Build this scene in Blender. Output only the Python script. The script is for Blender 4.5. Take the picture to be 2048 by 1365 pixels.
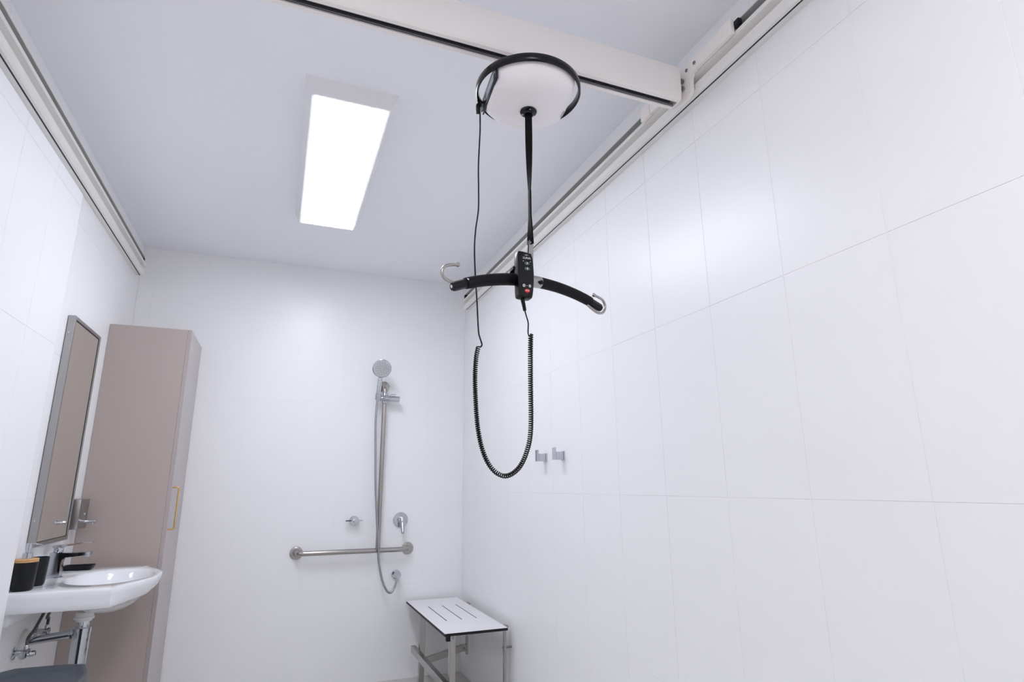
import bpy, bmesh, math
from mathutils import Vector, Matrix

for o in list(bpy.data.objects): bpy.data.objects.remove(o, do_unlink=True)
scene = bpy.context.scene
C = scene.collection

# ------------------------------------------------------------------ camera, world, exposure
W, H, L = 2.153, 2.70, -6.0           # room width, ceiling height, front wall y (back wall y = 0)
cd = bpy.data.cameras.new('camera'); cam = bpy.data.objects.new('camera', cd); C.objects.link(cam)
cd.sensor_width = 36.0; cd.lens = 1166.45 * 36.0 / 2048; cd.clip_start = 0.02
_yaw, _pit, _rol = 0.3786, 0.2429, -0.0070
_f = Vector((math.sin(_yaw)*math.cos(_pit), math.cos(_yaw)*math.cos(_pit), math.sin(_pit)))
_r0 = Vector((math.cos(_yaw), -math.sin(_yaw), 0)); _u0 = _r0.cross(_f)
_r = math.cos(_rol)*_r0 + math.sin(_rol)*_u0; _u = -math.sin(_rol)*_r0 + math.cos(_rol)*_u0
cam.matrix_world = Matrix(((_r.x,_u.x,-_f.x,0.9024),(_r.y,_u.y,-_f.y,-4.1126),(_r.z,_u.z,-_f.z,1.1971),(0,0,0,1)))
scene.camera = cam

world = bpy.data.worlds.new('world'); scene.world = world; world.use_nodes = True
world.node_tree.nodes['Background'].inputs[0].default_value = (0.8, 0.87, 1, 1)
world.node_tree.nodes['Background'].inputs[1].default_value = 0.05
vs = scene.view_settings
vs.view_transform = 'Standard'; vs.look = 'None'; vs.gamma = 1.0; vs.use_curve_mapping = False
vs.exposure = 1.0
LIGHT = 11.0                              # strength of the ceiling light diffusers
LIGHT_COL = (0.855, 0.895, 1.0, 1)        # cool white tube by the shower
LIGHT_COL_ENTRY = (0.955, 0.945, 1.0, 1)    # warmer tube of the unseen fixture over the entry
scene.cycles.max_bounces = 16; scene.cycles.diffuse_bounces = 12; scene.cycles.glossy_bounces = 6

# ------------------------------------------------------------------ materials
def mat(name, col, rough=0.5, metal=0.0, emit=None, noise=None, bump=None, spec=None, coat=0.0, aniso=0.0):
    m = bpy.data.materials.new(name); m.use_nodes = True
    nt = m.node_tree; b = nt.nodes['Principled BSDF']
    b.inputs['Base Color'].default_value = (*col, 1); b.inputs['Roughness'].default_value = rough
    b.inputs['Metallic'].default_value = metal
    if spec is not None: b.inputs['Specular IOR Level'].default_value = spec
    if coat: b.inputs['Coat Weight'].default_value = coat; b.inputs['Coat Roughness'].default_value = 0.05
    if emit:
        b.inputs['Emission Color'].default_value = emit[0]; b.inputs['Emission Strength'].default_value = emit[1]
    tc = nt.nodes.new('ShaderNodeTexCoord')
    if noise:                                # (scale xyz, amount) gentle colour mottling
        mp = nt.nodes.new('ShaderNodeMapping'); mp.inputs['Scale'].default_value = noise[0]
        n = nt.nodes.new('ShaderNodeTexNoise'); n.inputs['Scale'].default_value = 1.0; n.inputs['Detail'].default_value = 4
        mx = nt.nodes.new('ShaderNodeMix'); mx.data_type = 'RGBA'
        nt.links.new(tc.outputs['Object'], mp.inputs[0]); nt.links.new(mp.outputs[0], n.inputs['Vector'])
        nt.links.new(n.outputs[0], mx.inputs['Factor'])
        a = noise[1]
        mx.inputs['A'].default_value = (*[c*(1-a) for c in col], 1); mx.inputs['B'].default_value = (*[min(1, c*(1+a)) for c in col], 1)
        nt.links.new(mx.outputs['Result'], b.inputs['Base Color'])
    if bump:                                 # (scale xyz, strength, distance)
        mp = nt.nodes.new('ShaderNodeMapping'); mp.inputs['Scale'].default_value = bump[0]
        n = nt.nodes.new('ShaderNodeTexNoise'); n.inputs['Scale'].default_value = 1.0; n.inputs['Detail'].default_value = 3
        bp = nt.nodes.new('ShaderNodeBump'); bp.inputs['Strength'].default_value = bump[1]; bp.inputs['Distance'].default_value = bump[2]
        nt.links.new(tc.outputs['Object'], mp.inputs[0]); nt.links.new(mp.outputs[0], n.inputs['Vector'])
        nt.links.new(n.outputs[0], bp.inputs['Height']); nt.links.new(bp.outputs[0], b.inputs['Normal'])
    return m
M = dict(
    tile=mat('satin_white_tile', (0.88, 0.88, 0.885), 0.335, bump=((7, 7, 7), 0.02, 0.01)),
    grout=mat('white_grout', (0.87, 0.87, 0.88), 0.7),
    ceil=mat('ceiling_paint', (0.90, 0.91, 0.945), 0.75, noise=((2, 2, 2), 0.01)),
    plaster=mat('white_wall_paint', (0.82, 0.83, 0.85), 0.6),
    floor=mat('grey_beige_vinyl', (0.60, 0.58, 0.555), 0.5, noise=((60, 60, 60), 0.08)),
    cream=mat('cream_powder_coat', (0.90, 0.855, 0.815), 0.32, bump=((400, 400, 400), 0.05, 0.001)),
    rail=mat('off_white_aluminium', (0.83, 0.815, 0.785), 0.38),
    railin=mat('rail_inner_aluminium', (0.46, 0.47, 0.45), 0.5, metal=0.2),
    slot=mat('dark_anodised_channel', (0.20, 0.20, 0.205), 0.4, metal=0.5),
    rubber=mat('black_rubber', (0.004, 0.004, 0.005), 0.5, spec=0.3),
    hoist=mat('white_hoist_plastic', (0.91, 0.865, 0.865), 0.36),
    black=mat('black_gloss_plastic', (0.0025, 0.0025, 0.0035), 0.25, spec=0.35),
    blacks=mat('black_satin_plastic', (0.004, 0.004, 0.005), 0.4, spec=0.3),
    foam=mat('black_foam_sleeve', (0.003, 0.003, 0.004), 0.6, spec=0.22, bump=((300, 300, 300), 0.15, 0.001)),
    strap=mat('black_webbing', (0.003, 0.003, 0.004), 0.8, spec=0.2, bump=((200, 200, 900), 0.3, 0.0008)),
    grey=mat('grey_rubber_button', (0.075, 0.095, 0.105), 0.45, spec=0.3),
    panelgrey=mat('charcoal_panel', (0.028, 0.031, 0.036), 0.4, spec=0.3),
    ltgrey=mat('silver_grey_button', (0.42, 0.45, 0.47), 0.4),
    red=mat('red_stop_button', (0.75, 0.02, 0.03), 0.4),
    print=mat('white_print', (0.85, 0.85, 0.85), 0.6),
    label=mat('pale_grey_label', (0.55, 0.58, 0.63), 0.5),
    chrome=mat('polished_chrome', (0.56, 0.575, 0.61), 0.06, 1.0),
    steel=mat('brushed_stainless_steel', (0.43, 0.41, 0.39), 0.24, 1.0, bump=((40, 40, 900), 0.05, 0.001)),
    satin=mat('satin_stainless_plate', (0.40, 0.385, 0.38), 0.34, 1.0, bump=((900, 900, 30), 0.05, 0.001)),
    zinc=mat('zinc_bolt', (0.28, 0.29, 0.31), 0.35, 1.0),
    mirror=mat('silvered_mirror_glass', (0.86, 0.87, 0.83), 0.01, 1.0),
    gasket_gap=mat('dark_gasket_and_gap_shade', (0.03, 0.03, 0.03), 0.7),
    cab=mat('taupe_laminate', (0.42, 0.352, 0.322), 0.42, noise=((500, 500, 500), 0.05)),
    door=mat('taupe_gloss_door', (0.41, 0.355, 0.345), 0.22),
    brass=mat('brushed_brass', (0.72, 0.48, 0.17), 0.25, 1.0),
    ceramic=mat('white_glazed_ceramic', (0.82, 0.83, 0.845), 0.07, coat=0.3),
    matte=mat('matt_black_resin', (0.0035, 0.0045, 0.006), 0.36, spec=0.3),
    bamboo=mat('bamboo', (0.62, 0.36, 0.16), 0.5, noise=((20, 300, 20), 0.25)),
    white=mat('white_plastic', (0.80, 0.80, 0.79), 0.4),
    ivory=mat('ivory_plastic', (0.72, 0.70, 0.66), 0.45),
    braid=mat('braided_steel_hose', (0.13, 0.13, 0.13), 0.45, 0.8, bump=((700, 700, 700), 0.5, 0.001)),
    hose=mat('chrome_shower_hose', (0.42, 0.43, 0.45), 0.22, 1.0),
    grplastic=mat('grey_bin_plastic', (0.058, 0.067, 0.079), 0.45, bump=((500, 500, 500), 0.1, 0.001)),
    lam=mat('white_compact_laminate', (0.80, 0.79, 0.80), 0.4),
    lamcore=mat('black_laminate_core', (0.006, 0.006, 0.008), 0.5, spec=0.3),
    housing=mat('white_light_housing', (0.84, 0.84, 0.85), 0.45),
    diffuser=mat('opal_diffuser', (0.9, 0.9, 0.9), 0.4, emit=(LIGHT_COL, LIGHT*0.90)),
    diffuser2=mat('opal_diffuser_entry', (0.9, 0.9, 0.9), 0.4, emit=(LIGHT_COL_ENTRY, LIGHT*1.17)),
    dkdoor=mat('added_door_dark_grey', (0.06, 0.058, 0.06), 0.45),
    nozzle=mat('dark_nozzle', (0.01, 0.01, 0.012), 0.5),
    face=mat('grey_spray_face', (0.55, 0.56, 0.57), 0.3, 0.2),
)

# ------------------------------------------------------------------ mesh helpers
ORG = {}
def finish(bm, name, m, parent, angle=35):
    org = ORG.get(parent, Vector((0, 0, 0))) if parent else Vector((0, 0, 0))
    if org.length: bmesh.ops.translate(bm, verts=bm.verts, vec=-org)
    bmesh.ops.recalc_face_normals(bm, faces=bm.faces)
    me = bpy.data.meshes.new(name); bm.to_mesh(me); bm.free()
    me.materials.append(M[m] if isinstance(m, str) else m)
    me.shade_smooth(); me.set_sharp_from_angle(angle=math.radians(angle))
    o = bpy.data.objects.new(name, me); C.objects.link(o)
    if parent: o.parent = parent
    ORG[o] = org.copy()
    return o
def tag(o, label, cat, group=None):
    o['label'] = label; o['category'] = cat
    if group: o['group'] = group
    return o
def thing(name, label, cat, loc, group=None):
    o = bpy.data.objects.new(name, None); C.objects.link(o); o.location = loc; o.empty_display_size = 0.05
    ORG[o] = Vector(loc); return tag(o, label, cat, group)
def lone(o, loc):
    """give a single-mesh thing its origin at its own place"""
    loc = Vector(loc); o.data.transform(Matrix.Translation(-loc)); o.location = loc; ORG[o] = loc; return o
def BM(): return bmesh.new()
def box(bm, a, b, bev=0.0, seg=2, mtx=None):
    a, b = Vector(a), Vector(b)
    r = bmesh.ops.create_cube(bm, size=1.0); vs = r['verts']
    c = (a+b)/2; d = b-a
    for v in vs: v.co = Vector((v.co.x*d.x, v.co.y*d.y, v.co.z*d.z)) + c
    if bev > 0:
        es = list({e for v in vs for e in v.link_edges})
        r = bmesh.ops.bevel(bm, geom=es, offset=bev, segments=seg, affect='EDGES', profile=0.5)
        vs = list({v for f in r['faces'] for v in f.verts} | {v for v in vs if v.is_valid})
    if mtx: bmesh.ops.transform(bm, matrix=mtx, verts=vs)
    return vs
def frame_from(t, up=Vector((0, 0, 1))):
    t = t.normalized(); 
    if abs(t.dot(up)) > 0.98: up = Vector((1, 0, 0))
    n = up.cross(t).normalized(); return n, t.cross(n).normalized()
def tube(bm, pts, r, seg=12, caps=True, radii=None, closed=False):
    pts = [Vector(p) for p in pts]; n = len(pts); rings = []
    t0 = (pts[1]-pts[0]); nrm, _ = frame_from(t0)
    for i, p in enumerate(pts):
        if closed: t = (pts[(i+1) % n]-pts[i-1]).normalized()
        else: t = (pts[min(i+1, n-1)]-pts[max(i-1, 0)]).normalized()
        nrm = (nrm - t*nrm.dot(t)).normalized(); bn = t.cross(nrm)
        rr = radii[i] if radii else r
        rings.append([bm.verts.new(p + nrm*rr*math.cos(a) + bn*rr*math.sin(a)) for a in (2*math.pi*k/seg for k in range(seg))])
    m = n if closed else n-1
    for i in range(m):
        A, B = rings[i], rings[(i+1) % n]
        for k in range(seg): bm.faces.new((A[k], A[(k+1) % seg], B[(k+1) % seg], B[k]))
    if caps and not closed:
        bm.faces.new(rings[0][::-1]); bm.faces.new(rings[-1])
    return rings
def smooth(pts, n=8):
    pts = [Vector(p) for p in pts]; out = []
    for i in range(len(pts)-1):
        p0 = pts[max(i-1, 0)]; p1 = pts[i]; p2 = pts[i+1]; p3 = pts[min(i+2, len(pts)-1)]
        for k in range(n):
            t = k/n
            out.append(0.5*((2*p1)+(p2-p0)*t+(2*p0-5*p1+4*p2-p3)*t*t+(3*p1-p0-3*p2+p3)*t**3))
    out.append(pts[-1]); return out
def lathe(bm, prof, c, axis=(0, 0, 1), seg=32):
    """prof: (radius, height along axis) from c"""
    ax = Vector(axis).normalized(); n, b = frame_from(ax); c = Vector(c); rings = []
    for r, h in prof:
        if r < 1e-6: rings.append([bm.verts.new(c+ax*h)])
        else: rings.append([bm.verts.new(c+ax*h+n*r*math.cos(a)+b*r*math.sin(a)) for a in (2*math.pi*k/seg for k in range(seg))])
    for A, B in zip(rings, rings[1:]):
        for k in range(seg):
            k2 = (k+1) % seg
            if len(A) == 1 and len(B) == 1: continue
            if len(A) == 1: bm.faces.new((A[0], B[k], B[k2]))
            elif len(B) == 1: bm.faces.new((A[k], A[k2], B[0]))
            else: bm.faces.new((A[k], A[k2], B[k2], B[k]))
    for R_, fl in ((rings[0], 1), (rings[-1], 0)):
        if len(R_) > 2: bm.faces.new(R_[::-1] if fl else R_)
    return rings
def cyl(bm, a, b, r, seg=20, bev=0.0):
    a, b = Vector(a), Vector(b); h = (b-a).length
    bev = min(bev, r*0.5, h*0.45)
    prof = [(r, 0), (r, h)] if bev <= 0 else [(r-bev, 0), (r-bev*0.3, bev*0.3), (r, bev), (r, h-bev), (r-bev*0.3, h-bev*0.3), (r-bev, h)]
    return lathe(bm, prof, a, b-a, seg)
def prism(bm, poly, axis, a, b, flip=False):
    """extrude a 2-D polygon. axis 'x': poly=(y,z); 'y': poly=(x,z); 'z': poly=(x,y)"""
    def P(u, v, w): return {'x': (w, u, v), 'y': (u, w, v), 'z': (u, v, w)}[axis]
    A = [bm.verts.new(P(u, v, a)) for u, v in poly]; B = [bm.verts.new(P(u, v, b)) for u, v in poly]
    n = len(poly)
    for k in range(n): bm.faces.new((A[k], A[(k+1) % n], B[(k+1) % n], B[k]))
    bm.faces.new(A[::-1]); bm.faces.new(B)
def bevel_all(bm, off, seg=2, ang=30):
    es = [e for e in bm.edges if len(e.link_faces) == 2 and e.calc_face_angle(0) > math.radians(ang)]
    bmesh.ops.bevel(bm, geom=es, offset=off, segments=seg, affect='EDGES', profile=0.5, clamp_overlap=True)
def arc(cx, cy, r, a0, a1, n=8):
    return [(cx+r*math.cos(math.radians(a0+(a1-a0)*k/n)), cy+r*math.sin(math.radians(a0+(a1-a0)*k/n))) for k in range(n+1)]
def text(name, s, size, loc, m, parent, depth=0.0004, xscale=1.0):
    """lettering on a face that looks towards -y"""
    cu = bpy.data.curves.new(name, 'FONT'); cu.body = s; cu.size = size; cu.align_x = 'CENTER'; cu.align_y = 'CENTER'
    cu.extrude = depth; cu.resolution_u = 4
    t = bpy.data.objects.new('tmp', cu); C.objects.link(t)
    bpy.context.view_layer.update()
    me = bpy.data.meshes.new_from_object(t.evaluated_get(bpy.context.evaluated_depsgraph_get()))
    bpy.data.objects.remove(t, do_unlink=True); bpy.data.curves.remove(cu)
    org = ORG.get(parent, Vector())
    me.transform(Matrix.Translation(Vector(loc)-org) @ Matrix.Rotation(math.pi/2, 4, 'X') @ Matrix.Diagonal((xscale, 1, 1, 1)))
    me.materials.clear(); me.materials.append(M[m]); me.name = name
    o = bpy.data.objects.new(name, me); C.objects.link(o); o.parent = parent; ORG[o] = org.copy(); return o

# ------------------------------------------------------------------ room shell
def struct(name, a, b, m):
    bm = BM(); box(bm, a, b); o = finish(bm, name, m, None); o['kind'] = 'structure'; return o
T = 0.006                                   # tile thickness; the grout face lies just behind the tile face
floor = struct('floor', (-0.15, L-0.15, -0.12), (W+0.15, 0.15, 0.0), 'floor')
ceiling = struct('ceiling', (-0.15, L-0.15, H), (W+0.15, 0.15, H+0.12), 'ceil')
GP = 0.0011
wl = struct('wall_left', (-0.15, L-0.15, 0), (-GP, 0.15, H), 'grout')
wr = struct('wall_right', (W+GP, L-0.15, 0), (W+0.15, 0.15, H), 'grout')
wb = struct('wall_back', (-GP, GP, 0), (W+GP, 0.15, H), 'grout')
wf = struct('wall_front', (0, L-0.15, 0), (W, L, H), 'plaster')
NX, NY, NZ = 0.05, -1.36, 2.405             # built-out tiled lining on the near part of the left wall
wn = struct('wall_left_lining', (-GP, L, 0), (NX-GP, NY-GP, NZ), 'grout')
door = struct('added_dark_door', (0.55, L+0.002, 0.004), (1.50, L+0.040, 2.10), 'dkdoor')  # unseen door, added to give the chrome something dark to reflect
for a_, b_ in (((0.48, L+0.001, 0.0), (0.55, L+0.05, 2.17)), ((1.50, L+0.001, 0.0), (1.57, L+0.05, 2.17)), ((0.55, L+0.001, 2.10), (1.50, L+0.05, 2.17))):
    bm = BM(); box(bm, a_, b_, 0.003, 1); finish(bm, 'added_door_frame', 'plaster', door)
bm = BM(); lathe(bm, [(0.026, 0), (0.026, 0.006), (0.010, 0.008), (0.010, 0.045)], (1.42, L+0.040, 1.02), (0, 1, 0), 20); tube(bm, [(1.42, L+0.083, 1.02), (1.30, L+0.083, 1.02)], 0.010, 12); finish(bm, 'added_door_handle', 'steel', door)
ROWS = [0.0, 0.565, 1.158, 1.751, 2.344, H]
PITCH, GAP = 0.2985, 0.0015
_tm = {}
def tile(parent, axis, u0, u1, z0, z1, at, sgn):
    """a bevelled wall tile facing sgn*axis, spanning u0..u1 and z0..z1, its face at coordinate `at`"""
    w, h = round(u1-u0-GAP, 4), round(z1-z0-GAP, 4)
    if w < 0.004 or h < 0.004: return
    key = (axis, sgn, w, h)
    if key not in _tm:
        bm = BM(); c = 0.0004; d = GP-0.0001
        def q(s, dep):
            pts = [(-w/2+s, -h/2+s), (w/2-s, -h/2+s), (w/2-s, h/2-s), (-w/2+s, h/2-s)]
            return [bm.verts.new((u, sgn*-dep, v) if axis == 'y' else (sgn*-dep, u, v)) for u, v in pts]
        A, B, D = q(0, d), q(0, c), q(c, 0)
        for X, Y in ((A, B), (B, D)):
            for k in range(4): bm.faces.new((X[k], X[(k+1) % 4], Y[(k+1) % 4], Y[k]))
        bm.faces.new(D); bm.faces.new(A[::-1]); bmesh.ops.recalc_face_normals(bm, faces=bm.faces)
        me = bpy.data.meshes.new('tile'); bm.to_mesh(me); bm.free(); me.materials.append(M['tile']); _tm[key] = me
    o = bpy.data.objects.new('tile', _tm[key]); C.objects.link(o); o.parent = parent
    u, z = (u0+u1)/2, (z0+z1)/2
    o.location = (u, at, z) if axis == 'y' else (at, u, z)
cols = [0.0]
while cols[-1] - PITCH > L: cols.append(cols[-1]-PITCH)
cols.append(L)
for a, b in zip(cols, cols[1:]):
    for z0, z1 in zip(ROWS, ROWS[1:]):
        tile(wr, 'x', b, a, z0, z1, W, -1)
        if b > NY: tile(wl, 'x', b, a, z0, z1, 0.0, 1)
        elif a > NY: tile(wl, 'x', NY, a, z0, z1, 0.0, 1)
        elif z1 > NZ: tile(wl, 'x', b, a, NZ, z1, 0.0, 1)
xs = [0.0, 0.084, 0.3825, 0.681, 0.9795, 1.278, 1.5765, 1.875, W]
for a, b in zip(xs, xs[1:]):
    for z0, z1 in zip(ROWS, ROWS[1:]): tile(wb, 'y', a, b, z0, z1, 0.0, -1)
ncols = [NY]
while ncols[-1] - PITCH > L: ncols.append(ncols[-1]-PITCH)
ncols.append(L)
for a, b in zip(ncols, ncols[1:]):
    for z0, z1 in zip(ROWS[:-1], ROWS[1:-1]+[NZ]): tile(wn, 'x', b, a, z0, z1, NX, 1)
for z0, z1 in zip(ROWS[:-1], ROWS[1:-1]+[NZ]): tile(wn, 'y', 0.001, NX, z0, z1, NY, 1)

# ------------------------------------------------------------------ ceiling lights
def ceiling_light(y1, y0, label, dm='diffuser'):
    x0, x1, zb = 0.888, 1.235, 2.640
    t = thing('ceiling_light', label, 'light', ((x0+x1)/2, (y0+y1)/2, H), 'ceiling batten lights')
    bm = BM()
    top = [(x0, y0), (x1, y0), (x1, y1), (x0, y1)]; i = 0.024; j = 0.022
    bot = [(x0+i, y0+j), (x1-i, y0+j), (x1-i, y1-j), (x0+i, y1-j)]
    A = [bm.verts.new((x, y, H)) for x, y in top]; A2 = [bm.verts.new((x, y, H-0.006)) for x, y in top]
    B = [bm.verts.new((x, y, zb)) for x, y in bot]
    for X, Y in ((A, A2), (A2, B)):
        for k in (1, 3): bm.faces.new((X[k], X[(k+1) % 4], Y[(k+1) % 4], Y[k]))
    bm.faces.new(A[::-1])
    k = 0.010
    In = [bm.verts.new((x, y, zb)) for x, y in [(x0+i+k, y0+j+k), (x1-i-k, y0+j+k), (x1-i-k, y1-j-k), (x0+i+k, y1-j-k)]]
    for q in range(4): bm.faces.new((B[q], B[(q+1) % 4], In[(q+1) % 4], In[q]))
    finish(bm, 'housing', 'housing', t, 20)
    bm = BM(); box(bm, (x0+i+k, y0+j+k, zb-0.002), (x1-i-k, y1-j-k, zb+0.010), 0.001, 1); finish(bm, 'diffuser', dm, t)
    for ya, yb, s in ((y0, y0+j, 1), (y1, y1-j, -1)):
        bm = BM()
        v = [(x0-0.002, ya-0.002*s, H), (x1+0.002, ya-0.002*s, H), (x1-i+0.001, yb-0.002*s, zb-0.001), (x0+i-0.001, yb-0.002*s, zb-0.001)]
        A = [bm.verts.new(p) for p in v]; B = [bm.verts.new((p[0], p[1]+0.003*s, p[2])) for p in v]
        bm.faces.new(A); bm.faces.new(B[::-1])
        for q in range(4): bm.faces.new((A[q], A[(q+1) % 4], B[(q+1) % 4], B[q]))
        finish(bm, 'end_cap', 'housing', t, 20)
    return t
ceiling_light(-0.847, -2.083, 'white ceiling light with opal diffuser between the shower and the lift beam')
ceiling_light(-3.95, -5.19, 'white ceiling light with opal diffuser assumed out of view over the room entry', 'diffuser2')  # unseen fixture, assumed from the highlights on the beam and hoop

# ------------------------------------------------------------------ wall rails of the ceiling lift
def wall_rail(side):
    X = (lambda d: d) if side == 'l' else (lambda d: W-d)
    y0, y1 = L+0.02, -0.105
    t = thing('lift_rail', 'off-white slotted lift rail along the wall ' + ('above the mirror' if side == 'l' else 'above the robe hooks'), 'rail',
              (X(0.0), (y0+y1)/2, 2.53), 'wall rails of the ceiling lift')
    prof = [(0.0, 2.474), (0.020, 2.474), (0.020, 2.482), (0.0265, 2.482), (0.0265, 2.474), (0.037, 2.474), (0.045, 2.483), (0.045, 2.505), (0.022, 2.511), (0.022, 2.527),
            (0.052, 2.530), (0.052, 2.545), (0.046, 2.545), (0.046, 2.551), (0.014, 2.551), (0.014, 2.582), (0.044, 2.582), (0.044, 2.588), (0.0, 2.588)]
    bm = BM(); prism(bm, [(X(d), z) for d, z in prof], 'y', y0, y1); finish(bm, 'rail_profile', 'rail', t, 20)
    bm = BM(); prism(bm, [(X(d), z) for d, z in [(0.0142, 2.5512), (0.0150, 2.5512), (0.0150, 2.5810), (0.042, 2.5810), (0.042, 2.5818), (0.0142, 2.5818)]], 'y', y0+0.001, y1-0.03)
    finish(bm, 'wheel_track', 'railin', t, 20)
    bm = BM(); prism(bm, [(X(d), z) for d, z in [(0.0202, 2.475), (0.0263, 2.475), (0.0263, 2.4818), (0.0202, 2.4818)]], 'y', y0+0.001, y1-0.002)
    finish(bm, 'gap_shade_strip', 'gasket_gap', t, 20)  # dark strip colours in the shade of the gap under the rail
    bm = BM(); box(bm, (X(0.016), y1-0.030, 2.556), (X(0.040), y1-0.008, 2.580), 0.002); finish(bm, 'end_stop', 'rubber', t)
    return t
wall_rail('l'); wall_rail('r')

# ------------------------------------------------------------------ travelling cross beam with its carriages
BY = -2.713
beam = thing('lift_beam', 'cream lift beam crossing the room under the ceiling between the two rails', 'beam', (W/2, BY, 2.447))
bx0, bx1 = W-2.060, 2.060
half = [(0.0135, 2.447), (0.027, 2.447), (0.031, 2.4535), (0.0335, 2.475), (0.0345, 2.51), (0.0335, 2.55), (0.029, 2.575), (0.024, 2.580)]
prof = [(BY+a, z) for a, z in half] + [(BY-a, z) for a, z in half[::-1]]
inner = [(BY-0.0135, 2.452), (BY-0.020, 2.452), (BY-0.020, 2.480), (BY+0.020, 2.480), (BY+0.020, 2.452), (BY+0.0135, 2.452)]
bm = BM(); prism(bm, prof + inner, 'x', bx0, bx1); finish(bm, 'beam_profile', 'cream', beam, 24)
bm = BM()
prism(bm, [(BY-0.0195, 2.4525), (BY-0.0185, 2.4525), (BY-0.0185, 2.4785), (BY+0.0185, 2.4785), (BY+0.0185, 2.4525), (BY+0.0195, 2.4525), (BY+0.0195, 2.4795), (BY-0.0195, 2.4795)], 'x', bx0+0.002, bx1-0.004)
finish(bm, 'trolley_track', 'slot', beam, 20)
for y, s in ((BY-0.0132, 1), (BY+0.0040, 1)):
    bm = BM(); box(bm, (bx0+0.002, y, 2.4485), (bx1-0.006, y+0.003, 2.4535)); finish(bm, 'slot_seal', 'slot', beam)
for e, s in ((bx1, 1), (bx0, -1)):
    bm = BM(); prism(bm, [(y, z) for y, z in prof], 'x', e, e+0.004*s); bevel_all(bm, 0.001, 1, 50); finish(bm, 'end_cap', 'cream', beam)
    xo = (W-0.0650, W-0.0535) if s > 0 else (0.0650, 0.0535)
    c = -2.725; a = 0.24
    pl = [(c-a+0.012, 2.536), (c-0.075, 2.536)] + [(c-0.055, 2.531), (c-0.046, 2.520), (c-0.043, 2.490)] + arc(c-0.018, 2.483, 0.025, 180, 270, 5) \
        + arc(c+0.018, 2.483, 0.025, 270, 360, 5) + [(c+0.043, 2.490), (c+0.046, 2.520), (c+0.055, 2.531), (c+0.075, 2.536), (c+a-0.012, 2.536), (c+a, 2.545), (c+a, 2.572), (c+a-0.010, 2.582), (c-a+0.010, 2.582), (c-a, 2.572), (c-a, 2.545)]
    bm = BM(); prism(bm, pl, 'x', xo[0], xo[1]); bevel_all(bm, 0.0012, 2, 50); plate = finish(bm, 'carriage_plate', 'cream', beam)
    for d in (-1, 1):
        bm = BM(); box(bm, (min(xo)-0.004, min(c+d*(a-0.052), c+d*(a+0.004)), 2.532), (max(xo)-0.0003, max(c+d*(a-0.052), c+d*(a+0.004)), 2.586), 0.0035, 2)
        finish(bm, 'bumper_cap', 'cream', plate)
        bm = BM(); box(bm, (xo[1]-0.001 if s > 0 else xo[1]-0.014, min(c+d*(a+0.001), c+d*(a+0.022)), 2.553), (xo[1]+0.014 if s > 0 else xo[1]+0.001, max(c+d*(a+0.001), c+d*(a+0.022)), 2.579), 0.002)
        finish(bm, 'wheel_stop', 'rubber', plate)
        for off in (0.068, 0.028):
            bm = BM(); lathe(bm, [(0.0062, 0), (0.0062, 0.0025), (0.0048, 0.0035), (0.0028, 0.0035), (0.0022, 0.0015), (0, 0.0015)], (xo[0], c+d*off, 2.561), (-s, 0, 0), 16)
            finish(bm, 'screw', 'zinc', plate)
        for z in (2.532, 2.503):
            bm = BM(); cyl(bm, (e+0.003*s, c+0.012+d*0.018, z), (xo[0]+0.001*s, c+0.012+d*0.018, z), 0.0055, 12, 0.001)
            lathe(bm, [(0.009, 0), (0.009, 0.006)], (xo[0]-0.010*s, c+0.012+d*0.018, z), (s, 0, 0), 6); finish(bm, 'bolt', 'zinc', plate)

# ------------------------------------------------------------------ hoist unit
HX, HY = 1.517, BY
hoist = thing('hoist_unit', 'round white hoist motor with a black hoop handle hanging under the beam', 'hoist', (HX, HY, 2.44))
pf = [(0, 2.283), (0.040, 2.2835), (0.075, 2.287), (0.105, 2.2945), (0.126, 2.306), (0.139, 2.321), (0.1455, 2.338), (0.147, 2.350), (0.1455, 2.362), (0.139, 2.374),
      (0.126, 2.382), (0.10, 2.388), (0.06, 2.391), (0, 2.392)]
bm = BM(); lathe(bm, [(r, z) for r, z in pf], (0, 0, 0), (0, 0, 1), 72)
CH = 0.117
for v in bm.verts: v.co.x = max(-CH, min(CH, v.co.x))
bmesh.ops.remove_doubles(bm, verts=bm.verts, dist=0.0002)
ROT = Matrix.Translation((HX, HY, 0)) @ Matrix.Rotation(math.radians(-6), 4, 'Z')
bmesh.ops.transform(bm, matrix=ROT, verts=bm.verts); finish(bm, 'motor_housing', 'hoist', hoist, 28)
bm = BM()                                   # hoop handle: a flat curved band
ro, ri, z0, z1 = 0.1575, 0.1500, 2.3335, 2.3595
prof = [(ri+0.002, z0), (ro-0.003, z0), (ro, z0+0.004), (ro, z1-0.004), (ro-0.003, z1), (ri+0.002, z1), (ri, z1-0.003), (ri, z0+0.003)]
rings = []
for k in range(96):
    a = 2*math.pi*k/96; rings.append([bm.verts.new((HX+r*math.cos(a), HY+r*math.sin(a), z)) for r, z in prof])
for k in range(96):
    A, B = rings[k], rings[(k+1) % 96]
    for q in range(8): bm.faces.new((A[q], A[(q+1) % 8], B[(q+1) % 8], B[q]))
hoop = finish(bm, 'hoop_handle', 'black', hoist, 50)
for sy in (-1, 1):
    bm = BM(); box(bm, (-0.012, sy*0.147-0.004, 2.340), (0.012, sy*0.150+0.003, 2.354), 0.001, 1, ROT); finish(bm, 'hoop_bracket', 'blacks', hoist)
bm = BM(); box(bm, (-CH-0.004, -0.086, 2.312), (-CH+0.002, 0.092, 2.366), 0.0015, 2, ROT); panel = finish(bm, 'control_panel', 'panelgrey', hoist)
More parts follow.
